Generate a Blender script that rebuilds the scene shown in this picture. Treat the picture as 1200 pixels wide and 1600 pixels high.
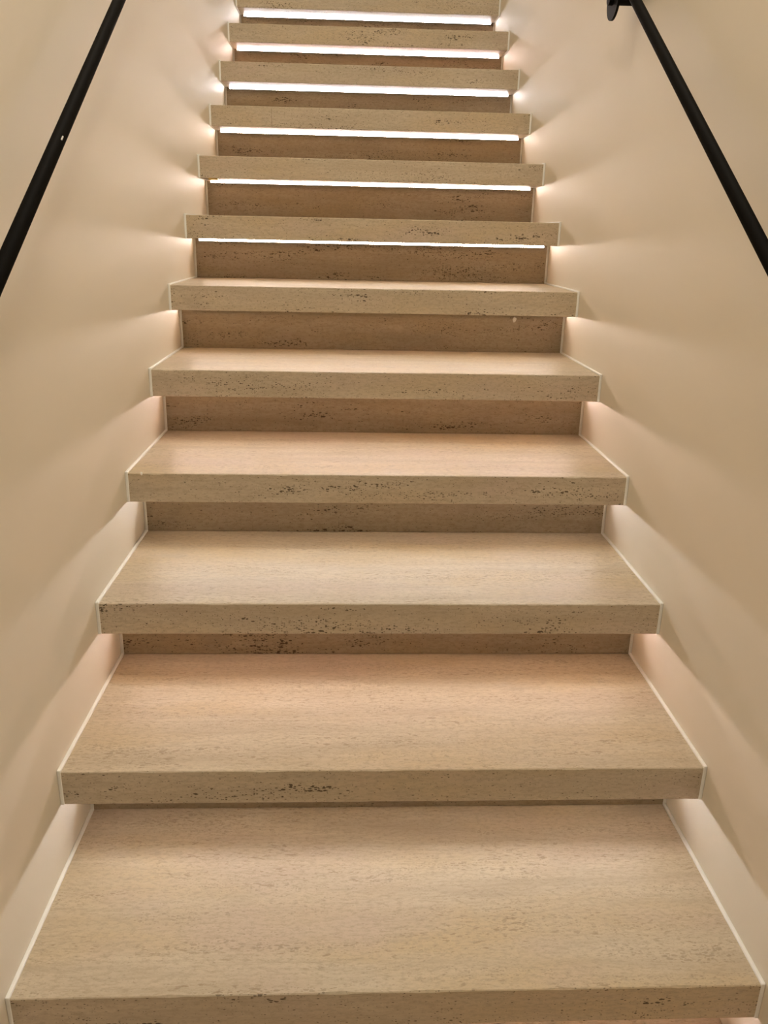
import bpy, bmesh, math, random
from mathutils import Matrix, Vector
for o in list(bpy.data.objects):
    bpy.data.objects.remove(o, do_unlink=True)
SC = bpy.context.scene
COL = SC.collection
random.seed(7)

# ------------------------------------------------------------------ camera
cam_d = bpy.data.cameras.new('camera')
cam = bpy.data.objects.new('camera', cam_d)
COL.objects.link(cam)
cam_d.sensor_fit = 'VERTICAL'
cam_d.sensor_height = 36.0
cam_d.lens = 1268.777 / 1600 * 36.0
cam_d.clip_start = 0.02
PITCH, YAW, ROLL = -0.32953, -0.04539, 0.02135
rot = (Matrix.Rotation(YAW, 4, 'Z') @ Matrix.Rotation(math.pi / 2 + PITCH, 4, 'X')
       @ Matrix.Rotation(ROLL, 4, 'Z'))
CAM_POS = Vector((-0.06491, -0.84577, 0.99149))
cam.matrix_world = Matrix.Translation(CAM_POS) @ rot
SC.camera = cam

# ------------------------------------------------------------------ light and exposure
world = bpy.data.worlds.new('world')
SC.world = world
world.use_nodes = True
bg = world.node_tree.nodes['Background']
bg.inputs['Color'].default_value = (1.0, 0.91, 0.75, 1)
bg.inputs['Strength'].default_value = 0.125


def area_lamp(name, loc, target, sx, sy, power, color):
    d = bpy.data.lights.new(name, 'AREA')
    d.shape = 'RECTANGLE'
    d.size, d.size_y = sx, sy
    d.energy = power
    d.color = color
    o = bpy.data.objects.new(name, d)
    COL.objects.link(o)
    o.location = loc
    o.rotation_euler = (Vector(target) - Vector(loc)).to_track_quat('-Z', 'Y').to_euler()
    return o


# unseen fill lamp added to brighten the left wall, then the stairwell ceiling lamp
area_lamp('left_wall_fill_lamp', (0.46, -0.5, 3.1), (-0.52, 0.3, 0.6), 0.3, 0.8, 14.0, (1.0, 0.92, 0.75))
area_lamp('stairwell_ceiling_lamp', (0.28, 0.15, 5.2), (0.0, 0.3, 0.3), 0.4, 2.0, 55, (1.0, 0.92, 0.75))

SC.view_settings.view_transform = 'Standard'
SC.view_settings.look = 'None'
SC.view_settings.gamma = 1
SC.view_settings.exposure = 0.60
SC.view_settings.use_curve_mapping = False

# ------------------------------------------------------------------ sizes
RISE, GOING, THICK, NOSE = 0.17191, 0.25984, 0.06197, 0.12373
WALL_X = 0.5265          # half the width between the walls
STONE_X = 0.5205         # half the length of the slabs; sealant fills the rest
RISER_T = 0.02
N_STEPS = 13


# ------------------------------------------------------------------ node helpers
def new_mat(name):
    m = bpy.data.materials.new(name)
    m.use_nodes = True
    nt = m.node_tree
    bsdf = nt.nodes['Principled BSDF']
    return m, nt, bsdf


def N(nt, typ, **kw):
    n = nt.nodes.new(typ)
    for k, v in kw.items():
        if k.startswith('i_'):
            key = k[2:]
            key = int(key) if key.isdigit() else key.replace('_', ' ')
            n.inputs[key].default_value = v
        else:
            setattr(n, k, v)
    return n


def math_n(nt, op, a, b=None, c=None, clamp=False):
    n = N(nt, 'ShaderNodeMath', operation=op, use_clamp=clamp)
    for i, v in enumerate((a, b, c)):
        if v is None:
            continue
        if isinstance(v, (int, float)):
            n.inputs[i].default_value = v
        else:
            nt.links.new(v, n.inputs[i])
    return n.outputs[0]


def mix_col(nt, fac, a, b, mode='MIX'):
    n = N(nt, 'ShaderNodeMix', data_type='RGBA', blend_type=mode)
    if isinstance(fac, (int, float)):
        n.inputs[0].default_value = fac
    else:
        nt.links.new(fac, n.inputs[0])
    for i, v in ((6, a), (7, b)):
        if isinstance(v, tuple):
            n.inputs[i].default_value = v
        else:
            nt.links.new(v, n.inputs[i])
    return n.outputs[2]


def ramp(nt, fac, lo, hi):
    n = N(nt, 'ShaderNodeMapRange', clamp=True)
    n.inputs[1].default_value = lo
    n.inputs[2].default_value = hi
    nt.links.new(fac, n.inputs[0])
    return n.outputs[0]


def travertine(name, tint, pit_lo, top_fill):
    """Vein-cut travertine: bands along X, drawn-out pits (filled on the walked-on face)."""
    m, nt, bsdf = new_mat(name)
    L = nt.links
    tc = N(nt, 'ShaderNodeTexCoord')
    oi = N(nt, 'ShaderNodeObjectInfo')
    off = N(nt, 'ShaderNodeCombineXYZ')
    for i, s in enumerate((37.0, 71.0, 113.0)):
        L.new(math_n(nt, 'MULTIPLY', oi.outputs['Random'], s), off.inputs[i])
    base = N(nt, 'ShaderNodeVectorMath', operation='ADD')
    L.new(tc.outputs['Object'], base.inputs[0])
    L.new(off.outputs[0], base.inputs[1])
    # gentle warp so that the bands waver
    wn = N(nt, 'ShaderNodeTexNoise', i_Scale=4.0, i_Detail=2.0)
    L.new(base.outputs[0], wn.inputs['Vector'])
    ws = N(nt, 'ShaderNodeVectorMath', operation='MULTIPLY')
    L.new(wn.outputs['Color'], ws.inputs[0])
    ws.inputs[1].default_value = (0.0, 0.012, 0.012)
    vec = N(nt, 'ShaderNodeVectorMath', operation='ADD')
    L.new(base.outputs[0], vec.inputs[0])
    L.new(ws.outputs[0], vec.inputs[1])
    V = vec.outputs[0]

    def scaled(sx, sy, sz):
        n = N(nt, 'ShaderNodeVectorMath', operation='MULTIPLY')
        L.new(V, n.inputs[0])
        n.inputs[1].default_value = (sx, sy, sz)
        return n.outputs[0]

    def noise(sx, sy, sz, detail=4.0, rough=0.55):
        n = N(nt, 'ShaderNodeTexNoise', i_Scale=1.0, i_Detail=detail, i_Roughness=rough)
        L.new(scaled(sx, sy, sz), n.inputs['Vector'])
        return n.outputs['Fac']

    broad = noise(2.0, 8, 8, 3)
    bands = noise(2.6, 30, 30, 6, 0.66)
    fine = noise(18, 190, 190, 5, 0.7)
    cloud = noise(2.6, 7, 7, 3)
    smudge = noise(9, 16, 16, 3)
    speck = noise(85, 210, 210, 3, 0.7)
    grain = noise(330, 420, 420, 2)
    sep = N(nt, 'ShaderNodeSeparateXYZ')
    geo = N(nt, 'ShaderNodeNewGeometry')
    L.new(geo.outputs['True Normal'], sep.inputs[0])
    top = ramp(nt, sep.outputs['Z'], 0.6, 0.9)

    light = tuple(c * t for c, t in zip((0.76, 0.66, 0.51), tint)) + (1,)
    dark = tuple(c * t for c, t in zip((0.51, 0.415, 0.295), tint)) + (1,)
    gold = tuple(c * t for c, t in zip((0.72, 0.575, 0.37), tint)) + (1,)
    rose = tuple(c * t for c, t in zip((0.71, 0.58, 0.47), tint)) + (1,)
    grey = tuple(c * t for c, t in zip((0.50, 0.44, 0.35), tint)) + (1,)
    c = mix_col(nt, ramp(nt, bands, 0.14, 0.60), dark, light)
    c = mix_col(nt, math_n(nt, 'MULTIPLY', ramp(nt, broad, 0.47, 0.66), 0.85), c, gold)
    c = mix_col(nt, math_n(nt, 'MULTIPLY', ramp(nt, cloud, 0.50, 0.68), 0.8), c, rose)
    c = mix_col(nt, math_n(nt, 'MULTIPLY', ramp(nt, smudge, 0.62, 0.76), 0.35), c, grey)
    c = mix_col(nt, math_n(nt, 'MULTIPLY', ramp(nt, fine, 0.50, 0.74), 0.5), c, dark)
    c = mix_col(nt, math_n(nt, 'MULTIPLY', ramp(nt, speck, 0.46, 0.68), 0.72), c, dark)
    c = mix_col(nt, math_n(nt, 'MULTIPLY', ramp(nt, grain, 0.35, 0.75), 0.22), c, dark)

    # pits: drawn-out cells, clustered along some bands
    def pits(sx, sy, thr, mask):
        v = N(nt, 'ShaderNodeTexVoronoi', feature='F1', i_Scale=1.0)
        w2 = N(nt, 'ShaderNodeTexNoise', i_Scale=160.0, i_Detail=2.0)
        L.new(base.outputs[0], w2.inputs['Vector'])
        a = N(nt, 'ShaderNodeVectorMath', operation='MULTIPLY_ADD')
        L.new(w2.outputs['Color'], a.inputs[0])
        a.inputs[1].default_value = (0.7, 0.7, 0.7)
        L.new(scaled(sx, sy, sy), a.inputs[2])
        L.new(a.outputs[0], v.inputs['Vector'])
        sc = N(nt, 'ShaderNodeSeparateColor')
        L.new(v.outputs['Color'], sc.inputs[0])
        size = math_n(nt, 'MULTIPLY', math_n(nt, 'POWER', sc.outputs[0], 3.2), thr)
        size = math_n(nt, 'MULTIPLY', size, mask)
        d = math_n(nt, 'SUBTRACT', size, v.outputs['Distance'])
        return ramp(nt, d, 0.0, 0.06)

    cl = math_n(nt, 'MAXIMUM', ramp(nt, noise(4.5, 26, 26, 3, 0.6), pit_lo, pit_lo + 0.2), 0.35)
    cl2 = ramp(nt, noise(2.2, 20, 20, 2, 0.6), 0.48, 0.68)
    p = math_n(nt, 'MAXIMUM', pits(125, 310, 0.78, cl), pits(220, 540, 0.80, math_n(nt, 'MAXIMUM', cl, math_n(nt, 'MULTIPLY', cl2, 0.9))))
    p = math_n(nt, 'MAXIMUM', p, pits(85, 205, 0.58, cl))
    # irregular filled veins on the honed top
    veins = math_n(nt, 'MULTIPLY', ramp(nt, noise(66, 185, 185, 4, 0.65), 0.57, 0.64), ramp(nt, noise(2.2, 17, 17, 3), 0.46, 0.58))
    hole = tuple(x * 0.08 for x in (0.95, 0.58, 0.32)) + (1,)
    fill = (0.40 * tint[0], 0.295 * tint[1], 0.19 * tint[2], 1)
    side = math_n(nt, 'SUBTRACT', 1.0, top)
    open_p = math_n(nt, 'MULTIPLY', p, math_n(nt, 'MAXIMUM', side, 0.13))
    c = mix_col(nt, math_n(nt, 'MULTIPLY', veins, math_n(nt, 'MULTIPLY_ADD', top, 0.58 * top_fill, 0.14)), c, fill)
    c = mix_col(nt, math_n(nt, 'MULTIPLY', math_n(nt, 'MULTIPLY', p, top), 0.36 * top_fill), c, fill)
    c = mix_col(nt, math_n(nt, 'MULTIPLY', open_p, 0.93), c, hole)
    L.new(c, bsdf.inputs['Base Color'])
    bsdf.inputs['Roughness'].default_value = 0.42
    bsdf.inputs['Specular IOR Level'].default_value = 0.4
    h = math_n(nt, 'MULTIPLY_ADD', fine, 0.15, math_n(nt, 'MULTIPLY', open_p, -1.0))
    b = N(nt, 'ShaderNodeBump', i_Strength=0.35, i_Distance=0.0012)
    L.new(h, b.inputs['Height'])
    L.new(b.outputs[0], bsdf.inputs['Normal'])
    return m


def plain(name, col, rough=0.5, metal=0.0, spec=0.5):
    m, nt, b = new_mat(name)
    n = N(nt, 'ShaderNodeTexNoise', i_Scale=60.0, i_Detail=3.0)
    tc = N(nt, 'ShaderNodeTexCoord')
    nt.links.new(tc.outputs['Object'], n.inputs['Vector'])
    c = mix_col(nt, n.outputs['Fac'], tuple(x * 0.94 for x in col) + (1,), tuple(min(1, x * 1.06) for x in col) + (1,))
    nt.links.new(c, b.inputs['Base Color'])
    b.inputs['Roughness'].default_value = rough
    b.inputs['Metallic'].default_value = metal
    b.inputs['Specular IOR Level'].default_value = spec
    return m


def wall_paint():
    m, nt, b = new_mat('cream_wall_paint')
    tc = N(nt, 'ShaderNodeTexCoord')
    n = N(nt, 'ShaderNodeTexNoise', i_Scale=2.2, i_Detail=3.0)
    nt.links.new(tc.outputs['Object'], n.inputs['Vector'])
    c = mix_col(nt, n.outputs['Fac'], (0.80, 0.735, 0.625, 1), (0.84, 0.775, 0.665, 1))
    nt.links.new(c, b.inputs['Base Color'])
    b.inputs['Roughness'].default_value = 0.55
    b.inputs['Specular IOR Level'].default_value = 0.35
    f = N(nt, 'ShaderNodeTexNoise', i_Scale=420.0, i_Detail=2.0)
    nt.links.new(tc.outputs['Object'], f.inputs['Vector'])
    bp = N(nt, 'ShaderNodeBump', i_Strength=0.06, i_Distance=0.0006)
    nt.links.new(f.outputs['Fac'], bp.inputs['Height'])
    nt.links.new(bp.outputs[0], b.inputs['Normal'])
    return m


def glow(name, col, strength):
    m, nt, b = new_mat(name)
    b.inputs['Base Color'].default_value = (0.9, 0.9, 0.9, 1)
    b.inputs['Emission Color'].default_value = col + (1,)
    b.inputs['Emission Strength'].default_value = strength
    return m


M_WALL = wall_paint()
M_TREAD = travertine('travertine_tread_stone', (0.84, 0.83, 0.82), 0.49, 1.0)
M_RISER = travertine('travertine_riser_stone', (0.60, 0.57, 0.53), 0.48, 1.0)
M_SEAL = plain('white_sealant', (0.97, 0.955, 0.92), 0.28)
M_BLACK = plain('black_powder_coat', (0.007, 0.006, 0.0055), 0.6, 0.0, 0.07)
M_ALU = plain('aluminium_channel', (0.62, 0.61, 0.6), 0.45, 1.0)
M_PUTTY = plain('white_putty', (0.92, 0.88, 0.82), 0.7)
M_TAPE = plain('golden_tape', (0.72, 0.50, 0.12), 0.4)
M_GROUT = plain('brown_joint_fill', (0.20, 0.14, 0.08), 0.8)
M_CHIP = plain('bare_metal_chip', (0.75, 0.72, 0.68), 0.5)
LED_PINK = glow('pinkish_led_diffuser', (1.0, 0.79, 0.74), 40.0)
LED_COOL = glow('cool_white_led_diffuser', (0.95, 0.90, 0.92), 40.0)
LED_WARM = glow('warm_white_led_diffuser', (1.0, 0.83, 0.75), 40.0)


# ------------------------------------------------------------------ mesh helpers
def link(name, bm, mat, parent=None, smooth=False):
    me = bpy.data.meshes.new(name)
    bmesh.ops.recalc_face_normals(bm, faces=bm.faces)
    bm.to_mesh(me)
    bm.free()
    me.materials.append(mat)
    if smooth:
        for p in me.polygons:
            p.use_smooth = True
    o = bpy.data.objects.new(name, me)
    COL.objects.link(o)
    if parent:
        o.parent = parent
    return o


def add_box(bm, x0, x1, y0, y1, z0, z1, bevel=0.0, seg=1):
    t = bmesh.new()
    bmesh.ops.create_cube(t, size=1.0)
    for v in t.verts:
        v.co = Vector((x0 + (v.co.x + .5) * (x1 - x0), y0 + (v.co.y + .5) * (y1 - y0), z0 + (v.co.z + .5) * (z1 - z0)))
    if bevel:
        bmesh.ops.bevel(t, geom=list(t.edges), offset=bevel, segments=seg, affect='EDGES', profile=0.6)
    me = bpy.data.meshes.new('tmp')
    t.to_mesh(me)
    t.free()
    bm.from_mesh(me)
    bpy.data.meshes.remove(me)
    return bm


def add_rod(bm, a, b, r, seg=24, caps=True):
    a, b = Vector(a), Vector(b)
    d = b - a
    q = d.to_track_quat('Z', 'Y').to_matrix().to_4x4()
    bmesh.ops.create_cone(bm, cap_ends=caps, segments=seg, radius1=r, radius2=r, depth=d.length,
                          matrix=Matrix.Translation((a + b) / 2) @ q)
    return bm


def box(name, x0, x1, y0, y1, z0, z1, mat, parent=None, bevel=0.0, seg=1):
    return link(name, add_box(bmesh.new(), x0, x1, y0, y1, z0, z1, bevel, seg), mat, parent)


def slab(name, x, y0, y1, z0, z1, mat, parent, rng, amp):
    """Stone slab swept along X with small chamfers; its arrises waver and are chipped here and there."""
    bm = bmesh.new()
    n = 96
    c = 0.0012
    rings = []
    chips = [0.0] * (n + 1)
    for _ in range(5):
        i = rng.randrange(2, n - 2)
        for j in range(-1, 2):
            chips[i + j] += rng.uniform(0.2, 1.0) * 0.0014
    w = 0.0
    for i in range(n + 1):
        w = 0.7 * w + rng.uniform(-1, 1) * amp
        ct = c + abs(w) * 0.6 + chips[i]
        cb = c + abs(rng.uniform(-1, 1)) * amp + chips[(i * 7) % (n + 1)] * 0.4
        X = -x + 2 * x * i / n
        prof = [(y0, z0 + cb), (y0, z1 - ct), (y0 + ct, z1), (y1, z1), (y1, z0), (y0 + cb, z0)]
        rings.append([bm.verts.new((X, a, b)) for a, b in prof])
    for i in range(n):
        A, B = rings[i], rings[i + 1]
        for j in range(6):
            k = (j + 1) % 6
            bm.faces.new((A[j], B[j], B[k], A[k]))
    bm.faces.new(rings[0])
    bm.faces.new(rings[-1])
    return link(name, bm, mat, parent)


def tag(o, label, cat, group=None):
    o['label'] = label
    o['category'] = cat
    if group:
        o['group'] = group
    return o


def structure(o):
    o['kind'] = 'structure'
    return o


# ------------------------------------------------------------------ the setting
Y_LO, Y_HI = -2.0, GOING * N_STEPS + 1.6
Z_LO, Z_HI = -RISE - 0.02, 4.1
structure(box('wall_left', -WALL_X - 0.12, -WALL_X, Y_LO, Y_HI, Z_LO, Z_HI, M_WALL))
structure(box('wall_right', WALL_X, WALL_X + 0.12, Y_LO, Y_HI, Z_LO, Z_HI, M_WALL))
structure(box('floor', -WALL_X, WALL_X, Y_LO, NOSE + RISER_T, -RISE - 0.05, -RISE, M_TREAD))


# ------------------------------------------------------------------ the steps
def sealant(parent, side, y0, y1, z0, z1, rng):
    """Bead of sealant closing the gap between slab and wall; its edge swells and thins a little."""
    bm = bmesh.new()
    xi, xo = side * (STONE_X - 0.0004), side * WALL_X
    n = 14
    rings = []
    for i in range(n + 1):
        a = i / n
        rings.append(a)
    add_box(bm, min(xi, xo), max(xi, xo), y0, y1, z0, z1, 0.0024, 3)
    o = link('sealant_joint', bm, M_SEAL, parent)
    o['label'] = 'white sealant bead along the wall'
    return o


STEP_TEXT = [
    ('nearest and widest travertine step, its tread filling the foot of the flight', LED_PINK),
    ('second travertine step from the foot of the flight, directly above the nearest step', LED_COOL),
    ('third travertine step from the foot, large dark holes at left end of its front', LED_PINK),
    ('fourth travertine step from the foot of the flight, above greyish lit wall corners', LED_COOL),
    ('fifth travertine step from the foot, dark pits at right end of its front', LED_PINK),
    ('sixth travertine step from the foot, white putty spot under its front at right', LED_WARM),
    ('seventh travertine step from the foot, lowest one showing a thin bright light line', LED_WARM),
    ('eighth travertine step from the foot, golden tape end left of its light line', LED_WARM),
    ('ninth travertine step from the foot, fine upright joint across the left of its front', LED_WARM),
    ('fourth travertine step from the top, wide cool white light line under its front', LED_COOL),
    ('third travertine step from the top, pink band above its white light line', LED_PINK),
    ('highest travertine step in view, its front cut by the top of the picture', LED_COOL),
    ('travertine step at the head of the flight, just above the picture', LED_WARM),
]


def make_step(k):
    rng = random.Random(100 + k)
    label, led = STEP_TEXT[k]
    root = bpy.data.objects.new('stair_step', None)
    COL.objects.link(root)
    root.empty_display_size = 0.1
    root.location = (0, k * GOING, (k - 1) * RISE)
    tag(root, label, 'stair step', 'travertine steps of the staircase')
    z1 = RISE
    z0 = RISE - THICK
    depth = GOING + NOSE + RISER_T
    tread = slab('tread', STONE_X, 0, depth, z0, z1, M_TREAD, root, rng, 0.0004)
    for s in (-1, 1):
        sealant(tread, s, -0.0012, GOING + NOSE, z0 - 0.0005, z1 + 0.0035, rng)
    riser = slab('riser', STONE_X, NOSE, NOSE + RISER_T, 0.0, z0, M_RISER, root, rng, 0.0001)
    for s in (-1, 1):
        sealant(riser, s, NOSE - 0.002, NOSE + RISER_T, 0.0, z0 - 0.0006, rng)
    # light strip in the corner under the tread: channel with lips, diffuser facing forward
    h, d = 0.0078, 0.013
    xe = STONE_X - 0.012
    bm = bmesh.new()
    add_box(bm, -xe, xe, NOSE - d, NOSE, z0 - h, z0 - h + 0.0012)
    add_box(bm, -xe, xe, NOSE - 0.002, NOSE, z0 - h + 0.0012, z0 - 0.0003)
    for s in (-1, 1):
        add_box(bm, s * xe - 0.001, s * xe + 0.001, NOSE - d, NOSE, z0 - h, z0 - 0.0003)
    strip = link('led_strip', bm, M_ALU, root)
    strip['label'] = 'slim light strip tucked under the tread'
    dif = box('diffuser', -xe + 0.002, xe - 0.002, NOSE - d + 0.0044, NOSE - 0.0022, z0 - h + 0.0013, z0 - 0.0006, led, strip)
    dif['label'] = ('glowing pinkish white diffuser' if led is LED_PINK else
                    'glowing cool white diffuser' if led is LED_COOL else 'glowing warm white diffuser')
    return root, tread, riser, strip


steps = [make_step(k) for k in range(N_STEPS)]


def blob(name, parent, loc, size, mat, seed, label):
    bm = bmesh.new()
    bmesh.ops.create_icosphere(bm, subdivisions=2, radius=1.0)
    rng = random.Random(seed)
    for v in bm.verts:
        f = rng.uniform(0.75, 1.2)
        v.co = Vector((v.co.x * size[0] * f, v.co.y * size[1] * f, v.co.z * size[2] * f)) + Vector(loc)
    o = link(name, bm, mat, parent, True)
    o['label'] = label
    return o


# small marks on the steps
blob('putty_spot', steps[5][2], (0.386, NOSE, RISE - THICK - 0.021), (0.005, 0.003, 0.008), M_PUTTY, 3, 'small white putty spot')
blob('sealant_dab', steps[3][1], (-0.493, 0.0005, RISE - 0.001), (0.0025, 0.0025, 0.004), M_PUTTY, 5, 'small white dab on the edge')
o = box('tape_end', -0.497, -0.470, 0.004, 0.03, RISE - THICK - 0.004, RISE - THICK, M_TAPE, steps[7][1], 0.0008)
o['label'] = 'golden end of adhesive tape'

o = box('joint', -0.3254, -0.3246, -0.0002, 0.002, RISE - THICK + 0.004, RISE - 0.004, M_GROUT, steps[8][1])
o['label'] = 'fine upright joint in the front'

# landing at the head of the flight, above the picture
yl = N_STEPS * GOING
structure(box('floor_landing', -WALL_X, WALL_X, yl + NOSE + RISER_T, Y_HI, (N_STEPS - 1) * RISE - 0.06, (N_STEPS - 1) * RISE, M_TREAD))

# ------------------------------------------------------------------ handrails
SLOPE = RISE / GOING
RAIL_R = 0.0098


def handrail(side, off, height, label, y0, y1):
    X = side * (WALL_X - off)
    root = bpy.data.objects.new('handrail', None)
    COL.objects.link(root)
    root.empty_display_size = 0.1
    root.location = (X, y0, height + y0 * SLOPE)
    tag(root, label, 'handrail', 'handrails along the stair walls')
    L = y1 - y0
    bm = bmesh.new()
    add_rod(bm, (0, 0, 0), (0, L, L * SLOPE), RAIL_R, 32)
    bmesh.ops.bevel(bm, geom=[e for e in bm.edges if len(e.link_faces) == 2 and any(len(f.verts) > 8 for f in e.link_faces)],
                    offset=0.0015, segments=2, affect='EDGES')
    bar = link('bar', bm, M_BLACK, root, True)
    return root, X, bar


def bracket(root, side, y, arm_drop, disc_out, disc_r):
    """Arm out of the wall below the bar, a round disc and knob at its inner end, a post up to the bar."""
    X0, Y0, Z0 = root.location
    def T(x, yy, z):
        return (x - X0, yy - Y0, z - Z0)
    zb = Z0 + (y - Y0) * SLOPE
    za = zb - arm_drop
    xd = side * (WALL_X - disc_out)
    b = link('bracket', add_rod(bmesh.new(), T(side * WALL_X, y, za), T(xd, y, za), 0.0125, 20), M_BLACK, root)
    link('disc', add_rod(bmesh.new(), T(xd, y, za), T(xd - side * 0.005, y, za), disc_r, 40), M_BLACK, b)
    link('knob', add_rod(bmesh.new(), T(xd - side * 0.005, y, za), T(xd - side * 0.014, y, za), 0.013, 24), M_BLACK, b)
    link('post', add_rod(bmesh.new(), T(X0, y, za), T(X0, y, zb), 0.006, 16), M_BLACK, b)
    return b


OFF = 0.0515
rail_l, XL, bar_l = handrail(-1, OFF, 0.833, 'round black metal handrail on the left wall', -0.75, 3.1)
rail_r, XR, bar_r = handrail(1, OFF, 0.8165, 'round black metal handrail on the right wall, with disc bracket', -0.75, 3.1)
bracket(rail_r, 1, 1.055, 0.055, 0.052, 0.040)
bracket(rail_l, -1, 1.30, 0.049, 0.049, 0.040)
for rr, s in ((rail_r, 1), (rail_l, -1)):
    bracket(rr, s, 2.6, 0.049, 0.049, 0.040)
    bracket(rr, s, -0.55, 0.049, 0.049, 0.040)
# bare chip in the coating of the left bar
yc = 0.41 + 0.75
off = Vector((0.825, -0.305, 0.459)).normalized() * (RAIL_R - 0.0004)
axis = Vector((0, 1, SLOPE)).normalized()
mid = Vector((0, yc, yc * SLOPE)) + off
o = link('paint_chip', add_rod(bmesh.new(), mid - axis * 0.0048, mid + axis * 0.0048, 0.0012, 10), M_CHIP, bar_l)
o['label'] = 'tiny bare chip in the black coating'
